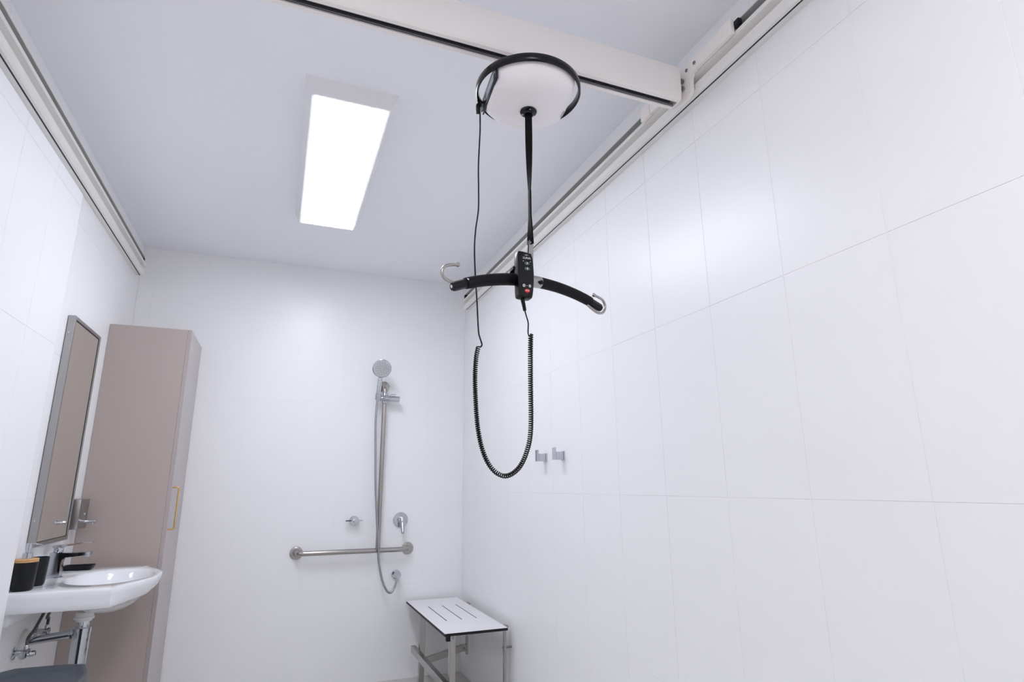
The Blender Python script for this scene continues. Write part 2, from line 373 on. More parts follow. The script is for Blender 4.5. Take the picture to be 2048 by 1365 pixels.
bm = BM(); box(bm, (-CH-0.0048, -0.056, 2.324), (-CH-0.0035, 0.036, 2.350), 0, 1, ROT); finish(bm, 'panel_label', 'label', panel)
for y in (-0.072, 0.052):
    bm = BM(); bmesh.ops.transform(bm, matrix=ROT, verts=[v for R_ in lathe(bm, [(0.004, 0), (0.004, 0.0015), (0, 0.002)], (-CH-0.004, y, 2.339), (-1, 0, 0), 12) for v in R_]); finish(bm, 'panel_button', 'print', panel)
bm = BM(); box(bm, (-CH-0.016, 0.066, 2.318), (-CH-0.004, 0.088, 2.334), 0.001, 1, ROT); finish(bm, 'socket', 'zinc', hoist)
bm = BM(); box(bm, (-CH-0.024, 0.062, 2.322), (-CH-0.012, 0.082, 2.336), 0.002, 2, ROT); box(bm, (-CH-0.028, 0.064, 2.300), (-CH-0.016, 0.078, 2.330), 0.003, 2, ROT)
finish(bm, 'cord_plug', 'blacks', hoist)
bm = BM(); lathe(bm, [(0.006, 2.2835), (0.0245, 2.2835), (0.0255, 2.281), (0.024, 2.2775), (0.016, 2.276), (0.014, 2.270), (0.012, 2.270), (0.010, 2.276), (0.006, 2.278)], (HX, HY, 0), (0, 0, 1), 32)
fl = finish(bm, 'strap_flange', 'black', hoist)
for a in (20, 140, 260):
    x, y = HX+0.019*math.cos(math.radians(a)), HY+0.019*math.sin(math.radians(a))
    bm = BM(); lathe(bm, [(0.0026, 0), (0.0026, 0.0012), (0.0014, 0.0022), (0, 0.0024)], (x, y, 2.2775), (0, 0, -1), 10); finish(bm, 'screw', 'chrome', fl)
# sticker on the housing's slope
nrm = Vector((0.48, 0, -0.877)).normalized(); tan = Vector((0, 1, 0)); rad = tan.cross(nrm)
q = Matrix(((rad.x, tan.x, nrm.x, 0), (rad.y, tan.y, nrm.y, 0), (rad.z, tan.z, nrm.z, 0), (0, 0, 0, 1)))
stM = ROT @ Matrix.Translation(Vector((0.1095, 0.004, 2.2972)) + nrm*0.0004)
bm = BM(); box(bm, (-0.0055, -0.017, 0), (0.0055, 0.017, 0.0007)); bmesh.ops.transform(bm, matrix=stM @ q, verts=bm.verts); st = finish(bm, 'barcode_sticker', 'print', hoist)
bm = BM()
for k in range(11):
    y = -0.015+k*0.0029; w = 0.0007 if k % 3 else 0.0013
    box(bm, (-0.0040, y, 0.0006), (0.0030, y+w, 0.0010))
bmesh.ops.transform(bm, matrix=stM @ q, verts=bm.verts); finish(bm, 'barcode', 'rubber', st)
bm = BM(); box(bm, (HX-0.055, HY-0.017, 2.390), (HX+0.055, HY+0.017, 2.4465), 0.002); cyl(bm, (HX-0.03, HY, 2.40), (HX-0.03, HY, 2.475), 0.007); cyl(bm, (HX+0.03, HY, 2.40), (HX+0.03, HY, 2.475), 0.007)
finish(bm, 'trolley', 'slot', hoist)
# lifting strap, twisting a quarter turn on its way down
bm = BM(); rings = []
zt, zb2 = 2.279, 1.856
for k in range(49):
    f = k/48; z = zt+(zb2-zt)*f; tw = math.radians(-20 - 78*min(1, f/0.62)**1.3 + (38*max(0, (f-0.80)/0.2)))
    w, h = 0.0105, 0.0011 if f < 0.62 else 0.0021
    dx, dy = math.cos(tw), math.sin(tw)
    rings.append([bm.verts.new((HX+a*w*dx-b*h*dy, HY+a*w*dy+b*h*dx, z)) for a, b in ((-1, -1), (1, -1), (1, 1), (-1, 1))])
for A, B in zip(rings, rings[1:]):
    for q_ in range(4): bm.faces.new((A[q_], A[(q_+1) % 4], B[(q_+1) % 4], B[q_]))
bm.faces.new(rings[0]); bm.faces.new(rings[-1][::-1]); finish(bm, 'lifting_strap', 'strap', hoist, 40)

# ------------------------------------------------------------------ spreader bar
BD = Vector((0.949, 0.315, 0)).normalized(); BN = Vector((-BD.y, BD.x, 0))
def sp(s, z, n=0.0): return Vector((HX, HY, 0)) + BD*s + BN*n + Vector((0, 0, z))
bar = thing('spreader_bar', 'curved black foam-covered spreader bar with steel sling hooks at both ends', 'spreader bar', sp(0, 1.745))
cz = lambda s: 1.7475 - 0.66*(s-0.045)**2 + 0.012*(s/0.25)
Lc = [sp(s, cz(s)) for s in [-0.216+0.0228*k for k in range(9)]]
bm = BM(); tube(bm, [sp(s, cz(s)) for s in [-0.222]+[-0.217+0.0218*k for k in range(10)]+[-0.0135]], 0.015, 20, True, [0.0138]+[0.0150+0.00025*k for k in range(10)]+[0.0172]); finish(bm, 'foam_sleeve', 'foam', bar)
bm = BM(); tube(bm, [sp(s, cz(s)) for s in [0.0295]+[0.0305+0.0227*k for k in range(10)]+[0.240]], 0.015, 20, True, [0.0153]+[0.0160-0.00012*k for k in range(10)]+[0.0138]); finish(bm, 'foam_sleeve', 'foam', bar)
bm = BM(); tube(bm, [sp(s, cz(s)) for s in (-0.016, -0.014, 0.008, 0.030, 0.032)], 0.0155, 24, True, [0.0160, 0.0168, 0.0170, 0.0168, 0.0160]); col = finish(bm, 'centre_collar', 'steel', bar)
bm = BM(); cyl(bm, sp(0.022, cz(0.022)-0.006, -0.014), sp(0.022, cz(0.022)-0.006, -0.022), 0.006, 14, 0.001); finish(bm, 'collar_screw', 'rubber', col)
for sgn, sa, sb in ((-1, -0.262, -0.218), (1, 0.286, 0.236)):
    bm = BM(); A, B = sp(sa, cz(sa)-0.001), sp(sb, cz(sb)); tube(bm, [A, A+(B-A)*0.06, A+(B-A)*0.2, B], 0.012, 8, True, [0.0092, 0.0115, 0.0123, 0.0123])
    end = finish(bm, 'end_piece', 'blacks', bar, 30)
    sm = sb - sgn*0.008
    bm = BM(); cyl(bm, sp(sm+sgn*0.012, cz(sm)+0.003, -0.0105), sp(sm+sgn*0.012, cz(sm)+0.003, -0.0135), 0.0026, 10, 0.0005); finish(bm, 'rivet', 'chrome', end)
    bm = BM(); cyl(bm, sp(sa-sgn*0.0005, cz(sa)+0.001), sp(sa+sgn*0.002, cz(sa)), 0.0045, 10, 0.0005); finish(bm, 'end_rivet', 'chrome', end)
    if sgn < 0: hp = [(-0.222, 1.6935), (-0.240, 1.687), (-0.261, 1.6835), (-0.283, 1.689), (-0.292, 1.703), (-0.286, 1.718), (-0.270, 1.7275), (-0.246, 1.734)]
    else: hp = [(0.224, 1.7235), (0.250, 1.7120), (0.273, 1.7055), (0.296, 1.7115), (0.307, 1.731), (0.299, 1.749), (0.281, 1.7555), (0.257, 1.759)]
    bm = BM(); tube(bm, smooth([sp(s, z) for s, z in hp], 8), 0.0041, 12); hk = finish(bm, 'hook', 'steel', bar)
    bm = BM(); bmesh.ops.create_uvsphere(bm, u_segments=16, v_segments=10, radius=0.0062, matrix=Matrix.Translation(sp(*hp[-1]))); finish(bm, 'ball_tip', 'steel', hk, 60)
# swivel link between strap and bar
bm = BM()
for n in (-0.004, 0.002):
    pts = [sp(-0.014, 1.760, n), sp(0.004, 1.760, n), sp(0.008, 1.866, n), sp(-0.006, 1.866, n)]
    A = [bm.verts.new(v) for v in pts]; B = [bm.verts.new(v+BN*0.002) for v in pts]
    bm.faces.new(A[::-1]); bm.faces.new(B)
    for k in range(4): bm.faces.new((A[k], A[(k+1) % 4], B[(k+1) % 4], B[k]))
cyl(bm, sp(0.001, 1.860, -0.006), sp(0.001, 1.860, 0.006), 0.004, 12)
finish(bm, 'swivel_link', 'steel', bar)

# ------------------------------------------------------------------ handset with coiled cord
FY = -2.768
hs = thing('handset', 'black handset with arrow buttons and red stop button hung on the spreader bar', 'handset', (1.481, FY+0.014, 1.742))
hw = [(-0.0185, -0.064), (0.0155, -0.066), (0.0190, -0.060), (0.0235, -0.02), (0.0240, 0.008), (0.0215, 0.045), (0.0175, 0.0610), (0.012, 0.0635), (-0.0195, 0.0665), (-0.0235, 0.0625), (-0.0235, 0.0), (-0.0225, -0.058)]
for _ in range(2): hw = [(p[0]*(1-f)+q[0]*f, p[1]*(1-f)+q[1]*f) for p, q in zip(hw, hw[1:]+hw[:1]) for f in (0.22, 0.78)]
hx, hz = 1.4795, 1.742
bm = BM()
layers = [(0.030, 0.94), (0.026, 1.0), (0.006, 1.0), (0.002, 0.965), (0.0, 0.90)]
rings = [[bm.verts.new((hx+u*s, FY+d, hz+v*(1-(1-s)*0.45))) for u, v in hw] for d, s in layers]
for A, B in zip(rings, rings[1:]):
    for k in range(len(hw)): bm.faces.new((A[k], A[(k+1) % len(hw)], B[(k+1) % len(hw)], B[k]))
bm.faces.new(rings[0]); bm.faces.new(rings[-1][::-1]); finish(bm, 'handset_body', 'black', hs, 24)
bm = BM(); prism(bm, [(FY+0.029, hz+0.030), (FY+0.052, hz+0.026), (FY+0.064, hz+0.012), (FY+0.064, hz-0.010), (FY+0.060, hz-0.010), (FY+0.058, hz+0.010), (FY+0.049, hz+0.021), (FY+0.029, hz+0.022)], 'x', hx-0.026, hx+0.004)
finish(bm, 'hanging_clip', 'blacks', hs)
def button(name, x, z, rx, rz, m, sym=None, symsize=0.006, h=0.0015):
    bm = BM(); R_ = lathe(bm, [(1, 0), (1, h*0.6), (0.85, h), (0, h*1.15)], (0, 0, 0), (0, -1, 0), 24)
    for v in bm.verts: v.co = Vector((hx+x+v.co.x*rx, FY+v.co.y, hz+z+v.co.z*rz))
    o = finish(bm, name, m, hs)
    if sym: text('lettering', sym, symsize, (hx+x, FY-h*1.15-0.0002, hz+z), 'print', o, 0.0002)
    return o
def arrow(o, x, z, up):
    s = 1 if up else -1
    bm = BM(); y0, y1 = FY-0.0021, FY-0.0013
    prism(bm, [(hx+x-0.0007, hz+z-0.003*s), (hx+x+0.0007, hz+z-0.003*s), (hx+x+0.0007, hz+z), (hx+x+0.0020, hz+z), (hx+x, hz+z+0.003*s), (hx+x-0.0020, hz+z), (hx+x-0.0007, hz+z)], 'y', y0, y1)
    finish(bm, 'arrow', 'print', o)
b1 = button('button', 0.0025, 0.0310, 0.0078, 0.0052, 'grey'); arrow(b1, 0.0025, 0.0310, True)
b2 = button('button', 0.0030, 0.0160, 0.0078, 0.0052, 'grey'); arrow(b2, 0.0030, 0.0160, False)
button('led_ring', -0.0070, -0.0320, 0.0038, 0.0042, 'print'); button('led_lens', -0.0070, -0.0320, 0.0026, 0.0030, 'rubber', None, 0, 0.0020); button('led_dot', -0.0070, -0.0320, 0.0011, 0.0013, 'print', None, 0, 0.0024)
button('indicator', 0.0095, -0.0320, 0.0038, 0.0044, 'ltgrey')
button('stop_button', 0.0020, -0.0460, 0.0070, 0.0052, 'red', 'STOP', 0.0045)
bm = BM(); box(bm, (hx-0.0125, FY-0.0008, hz+0.0385), (hx+0.0150, FY+0.0003, hz+0.0600), 0.0003, 1); lp = finish(bm, 'name_plate', 'blacks', hs)
text('lettering', 'LUNA', 0.0085, (hx+0.0015, FY-0.0010, hz+0.0460), 'print', lp, 0.0002)
bm = BM(); bmesh.ops.create_uvsphere(bm, u_segments=10, v_segments=6, radius=0.0016, matrix=Matrix.Translation((hx+0.0003, FY-0.0006, hz+0.0545)) @ Matrix.Diagonal((1, 0.3, 1, 1)))
box(bm, (hx-0.0050, FY-0.0010, hz+0.0540), (hx-0.0020, FY-0.0005, hz+0.0548)); box(bm, (hx+0.0026, FY-0.0010, hz+0.0540), (hx+0.0056, FY-0.0005, hz+0.0548)); finish(bm, 'emblem', 'print', lp)
for x0_, x1_, z_ in ((-0.0100, -0.0065, 0.0365), (0.0105, 0.0140, 0.0365), (0.0005, 0.0025, -0.0320)):
    bm = BM(); box(bm, (hx+x0_, FY-0.0005, hz+z_), (hx+x1_, FY+0.0002, hz+z_+0.0008)); finish(bm, 'print_mark', 'print', hs)
bm = BM(); tube(bm, smooth([(1.474, FY+0.015, 1.680), (1.476, FY+0.017, 1.672), (1.480, FY+0.020, 1.660), (1.484, FY+0.024, 1.648)], 6), 0.005, 12, True, [0.0058-0.0016*k/18 + (0.0005 if k % 3 == 0 else 0) for k in range(19)])
finish(bm, 'strain_relief', 'rubber', hs)
up_ = [(1.484, FY+0.024, 1.649), (1.491, -2.737, 1.637), (1.501, -2.726, 1.622), (1.505, -2.716, 1.606), (1.507, -2.711, 1.597), (1.510, -2.708, 1.591)]
bm = BM(); tube(bm, smooth(up_, 6), 0.0019, 8); finish(bm, 'cord', 'rubber', hs)
coil = smooth([(1.517, -2.706, 1.596), (1.522, -2.690, 1.545), (1.532, -2.665, 1.481), (1.548, -2.625, 1.348), (1.546, -2.598, 1.287), (1.533, -2.568, 1.243), (1.507, -2.536, 1.223), (1.477, -2.514, 1.241), (1.452, -2.502, 1.290),
               (1.434, -2.501, 1.368), (1.421, -2.516, 1.482), (1.4205, -2.524, 1.555), (1.427, -2.526, 1.594)], 12)
bm = BM()
lens = [0.0]
for a, b in zip(coil, coil[1:]): lens.append(lens[-1]+(b-a).length)
def on(s):
    for i in range(len(lens)-1):
        if s <= lens[i+1] or i == len(lens)-2:
            f = (s-lens[i])/(lens[i+1]-lens[i]); return coil[i].lerp(coil[i+1], f), (coil[min(i+2, len(coil)-1)]-coil[max(i-1, 0)]).normalized()
turns = int(lens[-1]/0.0062); NS = 12; pts = []
nrm = Vector((0, 1, 0))
for k in range(turns*NS+1):
    p, t = on(lens[-1]*k/(turns*NS)); nrm = (nrm-t*nrm.dot(t)).normalized(); bn = t.cross(nrm); a = 2*math.pi*k/NS
    pts.append(p+nrm*0.0055*math.cos(a)+bn*0.0055*math.sin(a))
tube(bm, pts, 0.0020, 6); finish(bm, 'coiled_cord', 'rubber', hs, 60)
lead = [pts[-1], (1.438, -2.526, 1.601), (1.431, -2.527, 1.622), (1.426, -2.528, 1.645), (1.416, -2.542, 1.733), (1.409, -2.549, 1.792), (1.400, -2.564, 1.881), (1.400, -2.574, 1.941), (1.404, -2.586, 2.001), (1.401, -2.596, 2.062), (1.396, -2.608, 2.137), (1.393, -2.630, 2.243), (1.3915, -2.632, 2.303)]
bm = BM(); tube(bm, smooth(lead, 8), 0.0023, 8); finish(bm, 'cord', 'rubber', hs)

# ------------------------------------------------------------------ shower fittings on the back wall
SX = 1.563
gr = thing('grab_rail', 'stainless steel grab rail in an inverted T on the shower wall', 'grab rail', (1.41, 0, 0.79))
zb_, yb_ = 0.7925, -0.062
def bend(p0, p1, p2, r=0.05, n=8):
    p0, p1, p2 = map(Vector, (p0, p1, p2)); a = p1+(p0-p1).normalized()*r; b = p1+(p2-p1).normalized()*r
    return [a.lerp(p1, k/n).lerp(p1.lerp(b, k/n), k/n) for k in range(n+1)]
bm = BM(); tube(bm, [Vector((1.066, -0.004, zb_))]+bend((1.066, 0, zb_), (1.066, yb_, zb_), (1.5, yb_, zb_))+bend((1.5, yb_, zb_), (1.771, yb_, zb_), (1.771, 0, zb_))+[Vector((1.771, -0.004, zb_))], 0.0155, 20)
finish(bm, 'horizontal_bar', 'steel', gr, 50)
bm = BM(); tube(bm, [Vector((SX, yb_, zb_))]+bend((SX, yb_, 1.5), (SX, yb_, 1.877), (SX, 0, 1.877))+[Vector((SX, -0.004, 1.877))], 0.0155, 20); finish(bm, 'vertical_bar', 'steel', gr, 50)
for x, z in ((1.066, zb_), (1.771, zb_), (SX, 1.877)):
    bm = BM(); lathe(bm, [(0.0385, 0.0003), (0.0395, 0.003), (0.0370, 0.007), (0.030, 0.009), (0.0165, 0.009), (0.0160, 0.013)], (x, 0, z), (0, -1, 0), 32); finish(bm, 'wall_flange', 'steel', gr)

sl = thing('shower_slider', 'chrome sliding shower holder clamped on the vertical grab rail', 'shower holder', (SX, yb_, 1.787))
bm = BM(); cyl(bm, (SX, yb_, 1.750), (SX, yb_, 1.823), 0.0215, 24, 0.002); finish(bm, 'clamp_collar', 'chrome', sl)
bm = BM(); cyl(bm, (SX-0.050, yb_-0.012, 1.787), (SX+0.100, yb_-0.012, 1.783), 0.0210, 24, 0.003); finish(bm, 'clamp_barrel', 'chrome', sl)
bm = BM(); box(bm, (SX+0.028, yb_-0.022, 1.812), (SX+0.078, yb_-0.002, 1.818), 0.002); box(bm, (SX+0.030, yb_-0.016, 1.80), (SX+0.038, yb_-0.008, 1.814), 0.001); finish(bm, 'release_lever', 'chrome', sl)
bm = BM(); lathe(bm, [(0.012, -0.020), (0.0185, -0.020), (0.0195, 0.0), (0.0205, 0.022), (0.0135, 0.022), (0.012, -0.020)], (1.512, -0.098, 1.790), (0.06, -0.25, 0.95), 24); finish(bm, 'holder_socket', 'chrome', sl)
bm = BM(); cyl(bm, (SX-0.044, yb_-0.014, 1.787), (1.520, -0.094, 1.788), 0.010, 14, 0.001); finish(bm, 'socket_arm', 'chrome', sl)

sh = thing('hand_shower', 'round chrome hand shower with grey spray face and steel hose', 'hand shower', (1.51, -0.10, 1.787))
hd = Vector((1.522, -0.150, 1.980)); hn = Vector((-0.10, -0.88, -0.42)).normalized()
bm = BM(); lathe(bm, [(0, -0.022), (0.032, -0.019), (0.053, -0.010), (0.0635, 0.0), (0.0640, 0.006), (0.0600, 0.0085), (0.0, 0.0085)], hd, hn, 40); finish(bm, 'shower_head', 'chrome', sh)
bm = BM(); lathe(bm, [(0.0, 0.0088), (0.0585, 0.0088), (0.0585, 0.0098), (0.050, 0.0104), (0.0, 0.0106)], hd, hn, 40); sf = finish(bm, 'spray_face', 'face', sh)
n_, b_ = frame_from(hn); bm = BM()
for R_, cnt in ((0.011, 6), (0.021, 10), (0.032, 12), (0.043, 16)):
    for k in range(cnt):
        a = 2*math.pi*k/cnt; lathe(bm, [(0.0022, 0), (0.0018, 0.0016), (0, 0.0016)], hd+hn*0.0103+n_*R_*math.cos(a)+b_*R_*math.sin(a), hn, 6)
nz = finish(bm, 'spray_nozzles', 'nozzle', sf); nz['kind'] = 'stuff'
bm = BM(); tube(bm, smooth([(1.5215, -0.110, 1.945), (1.5195, -0.1075, 1.915), (1.516, -0.105, 1.86), (1.512, -0.099, 1.800), (1.509, -0.093, 1.762)], 6), 0.014, 20, True,
                [0.0120]*3+[0.0135]*2+[0.0150]*3+[0.0160]*10+[0.0140, 0.0125, 0.0115, 0.0105, 0.0100, 0.0095, 0.009]); finish(bm, 'handle', 'chrome', sh)
hose = [(1.509, -0.093, 1.765), (1.5065, -0.092, 1.72), (1.506, -0.092, 1.60), (1.513, -0.093, 1.436), (1.522, -0.094, 1.25), (1.535, -0.095, 1.08), (1.552, -0.098, 0.90), (1.560, -0.098, 0.82), (1.567, -0.094, 0.739), (1.591, -0.085, 0.632), (1.618, -0.078, 0.565), (1.645, -0.072, 0.533), (1.670, -0.066, 0.540), (1.688, -0.060, 0.575), (1.695, -0.057, 0.604)]
bm = BM(); tube(bm, smooth(hose, 10), 0.0074, 12); finish(bm, 'shower_hose', 'hose', sh)

ot = thing('wall_outlet', 'chrome round shower outlet elbow with the hose screwed in below', 'outlet', (1.704, 0, 0.632))
bm = BM(); lathe(bm, [(0.029, 0.0003), (0.030, 0.004), (0.026, 0.009), (0.014, 0.011), (0.014, 0.050)], (1.700, 0, 0.630), (0, -1, 0), 28); finish(bm, 'wall_flange', 'chrome', ot)
bm = BM(); lathe(bm, [(0.015, 0.036), (0.0225, 0.040), (0.0235, 0.062), (0.0215, 0.067), (0, 0.069)], (1.700, 0, 0.632), (0, -1, 0), 28); finish(bm, 'elbow_cap', 'chrome', ot)
bm = BM(); cyl(bm, (1.698, -0.054, 0.615), (1.695, -0.057, 0.594), 0.0100, 16, 0.001); finish(bm, 'hose_nut', 'chrome', ot)

tp = thing('wall_tap', 'small chrome wall tap with a flat horizontal crossbar handle', 'tap', (1.408, 0, 0.979))
bm = BM(); lathe(bm, [(0.030, 0.0003), (0.031, 0.004), (0.030, 0.030), (0.026, 0.036), (0.0, 0.037)], (1.408, 0, 0.979), (0, -1, 0), 32); finish(bm, 'tap_body', 'chrome', tp)
bm = BM()
top = [(-0.054, 0.006), (-0.030, 0.009), (0, 0.0105), (0.030, 0.009), (0.054, 0.006), (0.054, -0.006), (0.030, -0.009), (0, -0.0105), (-0.030, -0.009), (-0.054, -0.006)]
prism(bm, [(1.405+x, -0.046+y) for x, y in top], 'z', 0.978, 0.985); bevel_all(bm, 0.0015, 2, 30); cyl(bm, (1.406, -0.030, 0.980), (1.406, -0.052, 0.981), 0.010, 16, 0.001); finish(bm, 'tap_handle', 'chrome', tp)

mx = thing('shower_mixer', 'chrome shower mixer with round plate and drooping lever', 'mixer', (1.717, 0, 0.974))
bm = BM(); lathe(bm, [(0.049, 0.0003), (0.050, 0.004), (0.047, 0.008), (0.0, 0.010)], (1.717, 0, 0.976), (0, -1, 0), 40); finish(bm, 'mixer_plate', 'chrome', mx)
bm = BM(); lathe(bm, [(0.024, 0.008), (0.024, 0.034), (0.020, 0.044), (0.010, 0.049), (0, 0.050)], (1.720, 0, 0.977), (0, -1, 0), 28); body = finish(bm, 'mixer_cartridge', 'chrome', mx)
bm = BM(); tube(bm, smooth([(1.720, -0.034, 0.984), (1.7205, -0.046, 0.965), (1.721, -0.056, 0.935), (1.7215, -0.066, 0.905), (1.7215, -0.071, 0.893)], 6), 0.012, 16, True, [0.020-0.0005*k for k in range(24)]+[0.004])
finish(bm, 'mixer_lever', 'chrome', mx)

# ------------------------------------------------------------------ robe hooks on the right wall
for y, lab in ((-1.417, 'small square chrome robe hook on the wall, the one closer to the shower seat'), (-1.613, 'small square chrome robe hook on the wall, the one farther from the shower seat')):
    t = thing('robe_hook', lab, 'hook', (W, y, 1.335), 'robe hooks')
    bm = BM(); box(bm, (W-0.044, y-0.011, 1.312), (W-0.006, y+0.011, 1.349), 0.001, 1); finish(bm, 'hook_arm', 'chrome', t)
    bm = BM(); box(bm, (W-0.052, y-0.012, 1.312), (W-0.044, y+0.016, 1.368), 0.001, 1); finish(bm, 'hook_tip', 'chrome', t)
    bm = BM(); box(bm, (W-0.006, y-0.016, 1.308), (W-0.0003, y+0.016, 1.352), 0.001, 1); finish(bm, 'back_plate', 'chrome', t)

# ------------------------------------------------------------------ fold-down shower seat
sx0, sx1, sy0, sy1, sz = 1.768, 2.112, -0.985, -0.035, 0.468
seat = thing('shower_bench', 'white slotted fold-down shower bench on a steel frame in the corner', 'shower seat', (1.94, -0.5, 0))
slots = [1.857, 1.945, 2.033]; sl0, sl1 = -0.700, -0.270
def seat_slab(z0, z1, ins, m, name):
    bm = BM(); xsl = [sx0+ins]; 
    for x in slots: xsl += [x-0.003, x+0.003]
    xsl.append(sx1-ins); ysl = [sy0+ins, sl0, sl1, sy1-ins]
    V = {}
    for zi, z in enumerate((z0, z1)):
        for i, x in enumerate(xsl):
            for j, y in enumerate(ysl): V[i, j, zi] = bm.verts.new((x, y, z))
    n, mm = len(xsl)-1, 3
    hole = lambda i, j: 0 <= i < n and 0 <= j < mm and (i % 2 == 1) and j == 1
    solid = lambda i, j: 0 <= i < n and 0 <= j < mm and not hole(i, j)
    for i in range(n):
        for j in range(mm):
            if not solid(i, j): continue
            q = [(i, j), (i+1, j), (i+1, j+1), (i, j+1)]
            bm.faces.new([V[a, b, 1] for a, b in q]); bm.faces.new([V[a, b, 0] for a, b in q[::-1]])
            for (a, b), (c, d), (ni, nj) in ((q[0], q[1], (i, j-1)), (q[1], q[2], (i+1, j)), (q[2], q[3], (i, j+1)), (q[3], q[0], (i-1, j))):
                if not solid(ni, nj): bm.faces.new((V[a, b, 0], V[c, d, 0], V[c, d, 1], V[a, b, 1]))
    return finish(bm, name, m, seat)
seat_slab(sz-0.0135, sz-0.0012, 0.0, 'lamcore', 'seat_core')
seat_slab(sz-0.0012, sz, 0.0012, 'lam', 'seat_top')
zt_ = sz-0.0135
for y in (-0.930, -0.262):                   # front legs and their feet
    bm = BM(); box(bm, (1.808, y-0.016, 0.012), (1.840, y+0.016, zt_-0.0005), 0.002, 1); lg = finish(bm, 'leg', 'steel', seat)
    bm = BM(); cyl(bm, (1.824, y, 0.0), (1.824, y, 0.014), 0.017, 16, 0.002); finish(bm, 'foot', 'rubber', lg)
    bm = BM(); lathe(bm, [(0.005, 0), (0.005, 0.002), (0.003, 0.003), (0, 0.003)], (1.824, y-0.016, zt_-0.018), (0, -1, 0), 12); finish(bm, 'pivot_rivet', 'zinc', lg)
bm = BM(); box(bm, (1.785, -0.962, zt_-0.030), (1.806, -0.940, zt_-0.0005), 0.001, 1); finish(bm, 'bump_stop', 'rubber', seat)
bm = BM(); box(bm, (1.778, -0.955, 0.192), (1.807, -0.170, 0.232), 0.002, 1); finish(bm, 'lower_rail', 'steel', seat)
for y in (-0.930, -0.262):                   # wall uprights and stays
    bm = BM(); box(bm, (W-0.046, y-0.010, 0.02 if y < -0.5 else 0.17), (W-0.033, y+0.010, sz-0.016), 0.001, 1); upr = finish(bm, 'wall_upright', 'steel', seat)
    bm = BM(); cyl(bm, (W-0.032, y-0.018, sz-0.004), (W-0.032, y+0.018, sz-0.004), 0.009, 14, 0.001); finish(bm, 'hinge', 'steel', upr)
    for z in (0.36, 0.17, 0.06) if y < -0.5 else (0.33,):
        bm = BM(); lathe(bm, [(0.006, 0), (0.006, 0.004), (0.003, 0.006), (0, 0.006)], (W-0.046, y, z), (-1, 0, 0), 12); cyl(bm, (W-0.033, y, z), (W-0.0004, y, z), 0.006, 12); finish(bm, 'bolt_head', 'zinc', upr)
    bm = BM()
    if y > -0.5:
        prism(bm, [(1.8405, 0.140), (2.080, 0.190), (2.106, 0.190), (2.106, 0.228), (2.080, 0.228), (1.8405, 0.176)], 'y', y-0.012, y+0.012); bevel_all(bm, 0.0015, 1, 30)
        st = finish(bm, 'stay', 'steel', seat)
        bm = BM(); lathe(bm, [(0.007, 0), (0.007, 0.003), (0.004, 0.004), (0, 0.004)], (2.092, y-0.012, 0.209), (0, -1, 0), 12); finish(bm, 'stay_bolt', 'zinc', st)
    else: bm.free()
bm = BM(); box(bm, (1.845, -0.94, zt_-0.012), (2.095, -0.920, zt_-0.0005), 0.001, 1); finish(bm, 'seat_bearer', 'steel', seat)
bm = BM(); box(bm, (1.845, -0.272, zt_-0.012), (2.10, -0.252, zt_-0.0005), 0.001, 1); finish(bm, 'seat_bearer', 'steel', seat)

# ------------------------------------------------------------------ tall cabinet
cb = thing('tall_cabinet', 'tall taupe storage cabinet with a brass handle in the corner', 'cabinet', (0.2, -0.235, 0))
bm = BM(); box(bm, (0.0008, -0.469, 0.10), (0.3775, -0.002, 2.066), 0.0008, 1); finish(bm, 'carcass', 'cab', cb)
bm = BM(); box(bm, (0.0008, -0.455, 0.0), (0.340, -0.012, 0.10)); finish(bm, 'plinth', 'cab', cb)
bm = BM(); box(bm, (0.3780, -0.469, 0.105), (0.398, -0.004, 2.066), 0.001, 1); dr = finish(bm, 'door', 'door', cb)
hy = -0.437
bm = BM(); tube(bm, [Vector((0.397, hy, 1.199))]+bend((0.397, hy, 1.199), (0.427, hy, 1.199), (0.427, hy, 1.1), 0.012)+bend((0.427, hy, 1.1), (0.427, hy, 0.983), (0.397, hy, 0.983), 0.012)+[Vector((0.397, hy, 0.983))], 0.0042, 12)
finish(bm, 'handle', 'brass', dr, 50)

# ------------------------------------------------------------------ mirror
my0, my1, mz0, mz1, md = -1.112, -0.700, 0.968, 1.938, 0.030
mr = thing('mirror', 'tall stainless steel framed mirror on the wall above the basin', 'mirror', (0, -0.906, mz0))
bm = BM(); fw = 0.016
for a, b in (((0.002, my0, mz0), (md, my0+fw, mz1)), ((0.002, my1-fw, mz0), (md, my1, mz1)), ((0.002, my0+fw, mz0), (md, my1-fw, mz0+fw)), ((0.002, my0+fw, mz1-fw), (md, my1-fw, mz1))):
    box(bm, a, b, 0.0015, 1)
fr = finish(bm, 'frame', 'satin', mr)
bm = BM(); box(bm, (0.0015, my0+0.002, mz0+0.002), (0.004, my1-0.002, mz1-0.002)); finish(bm, 'backing', 'gasket_gap', mr)
bm = BM(); box(bm, (0.004, my0+fw-0.002, mz0+fw-0.002), (md-0.0040, my1-fw+0.002, mz1-fw+0.002)); finish(bm, 'glass', 'mirror', mr)
bm = BM(); i0 = fw; k = 0.003
for a, b in (((md-0.005, my0+i0-0.001, mz0+i0), (md-0.0025, my0+i0+k, mz1-i0)), ((md-0.005, my1-i0-k, mz0+i0), (md-0.0025, my1-i0+0.001, mz1-i0)), ((md-0.005, my0+i0, mz0+i0-0.001), (md-0.0025, my1-i0, mz0+i0+k)), ((md-0.005, my0+i0, mz1-i0-k), (md-0.0025, my1-i0, mz1-i0+0.001))):
    box(bm, a, b)
finish(bm, 'glazing_gasket', 'gasket_gap', mr)
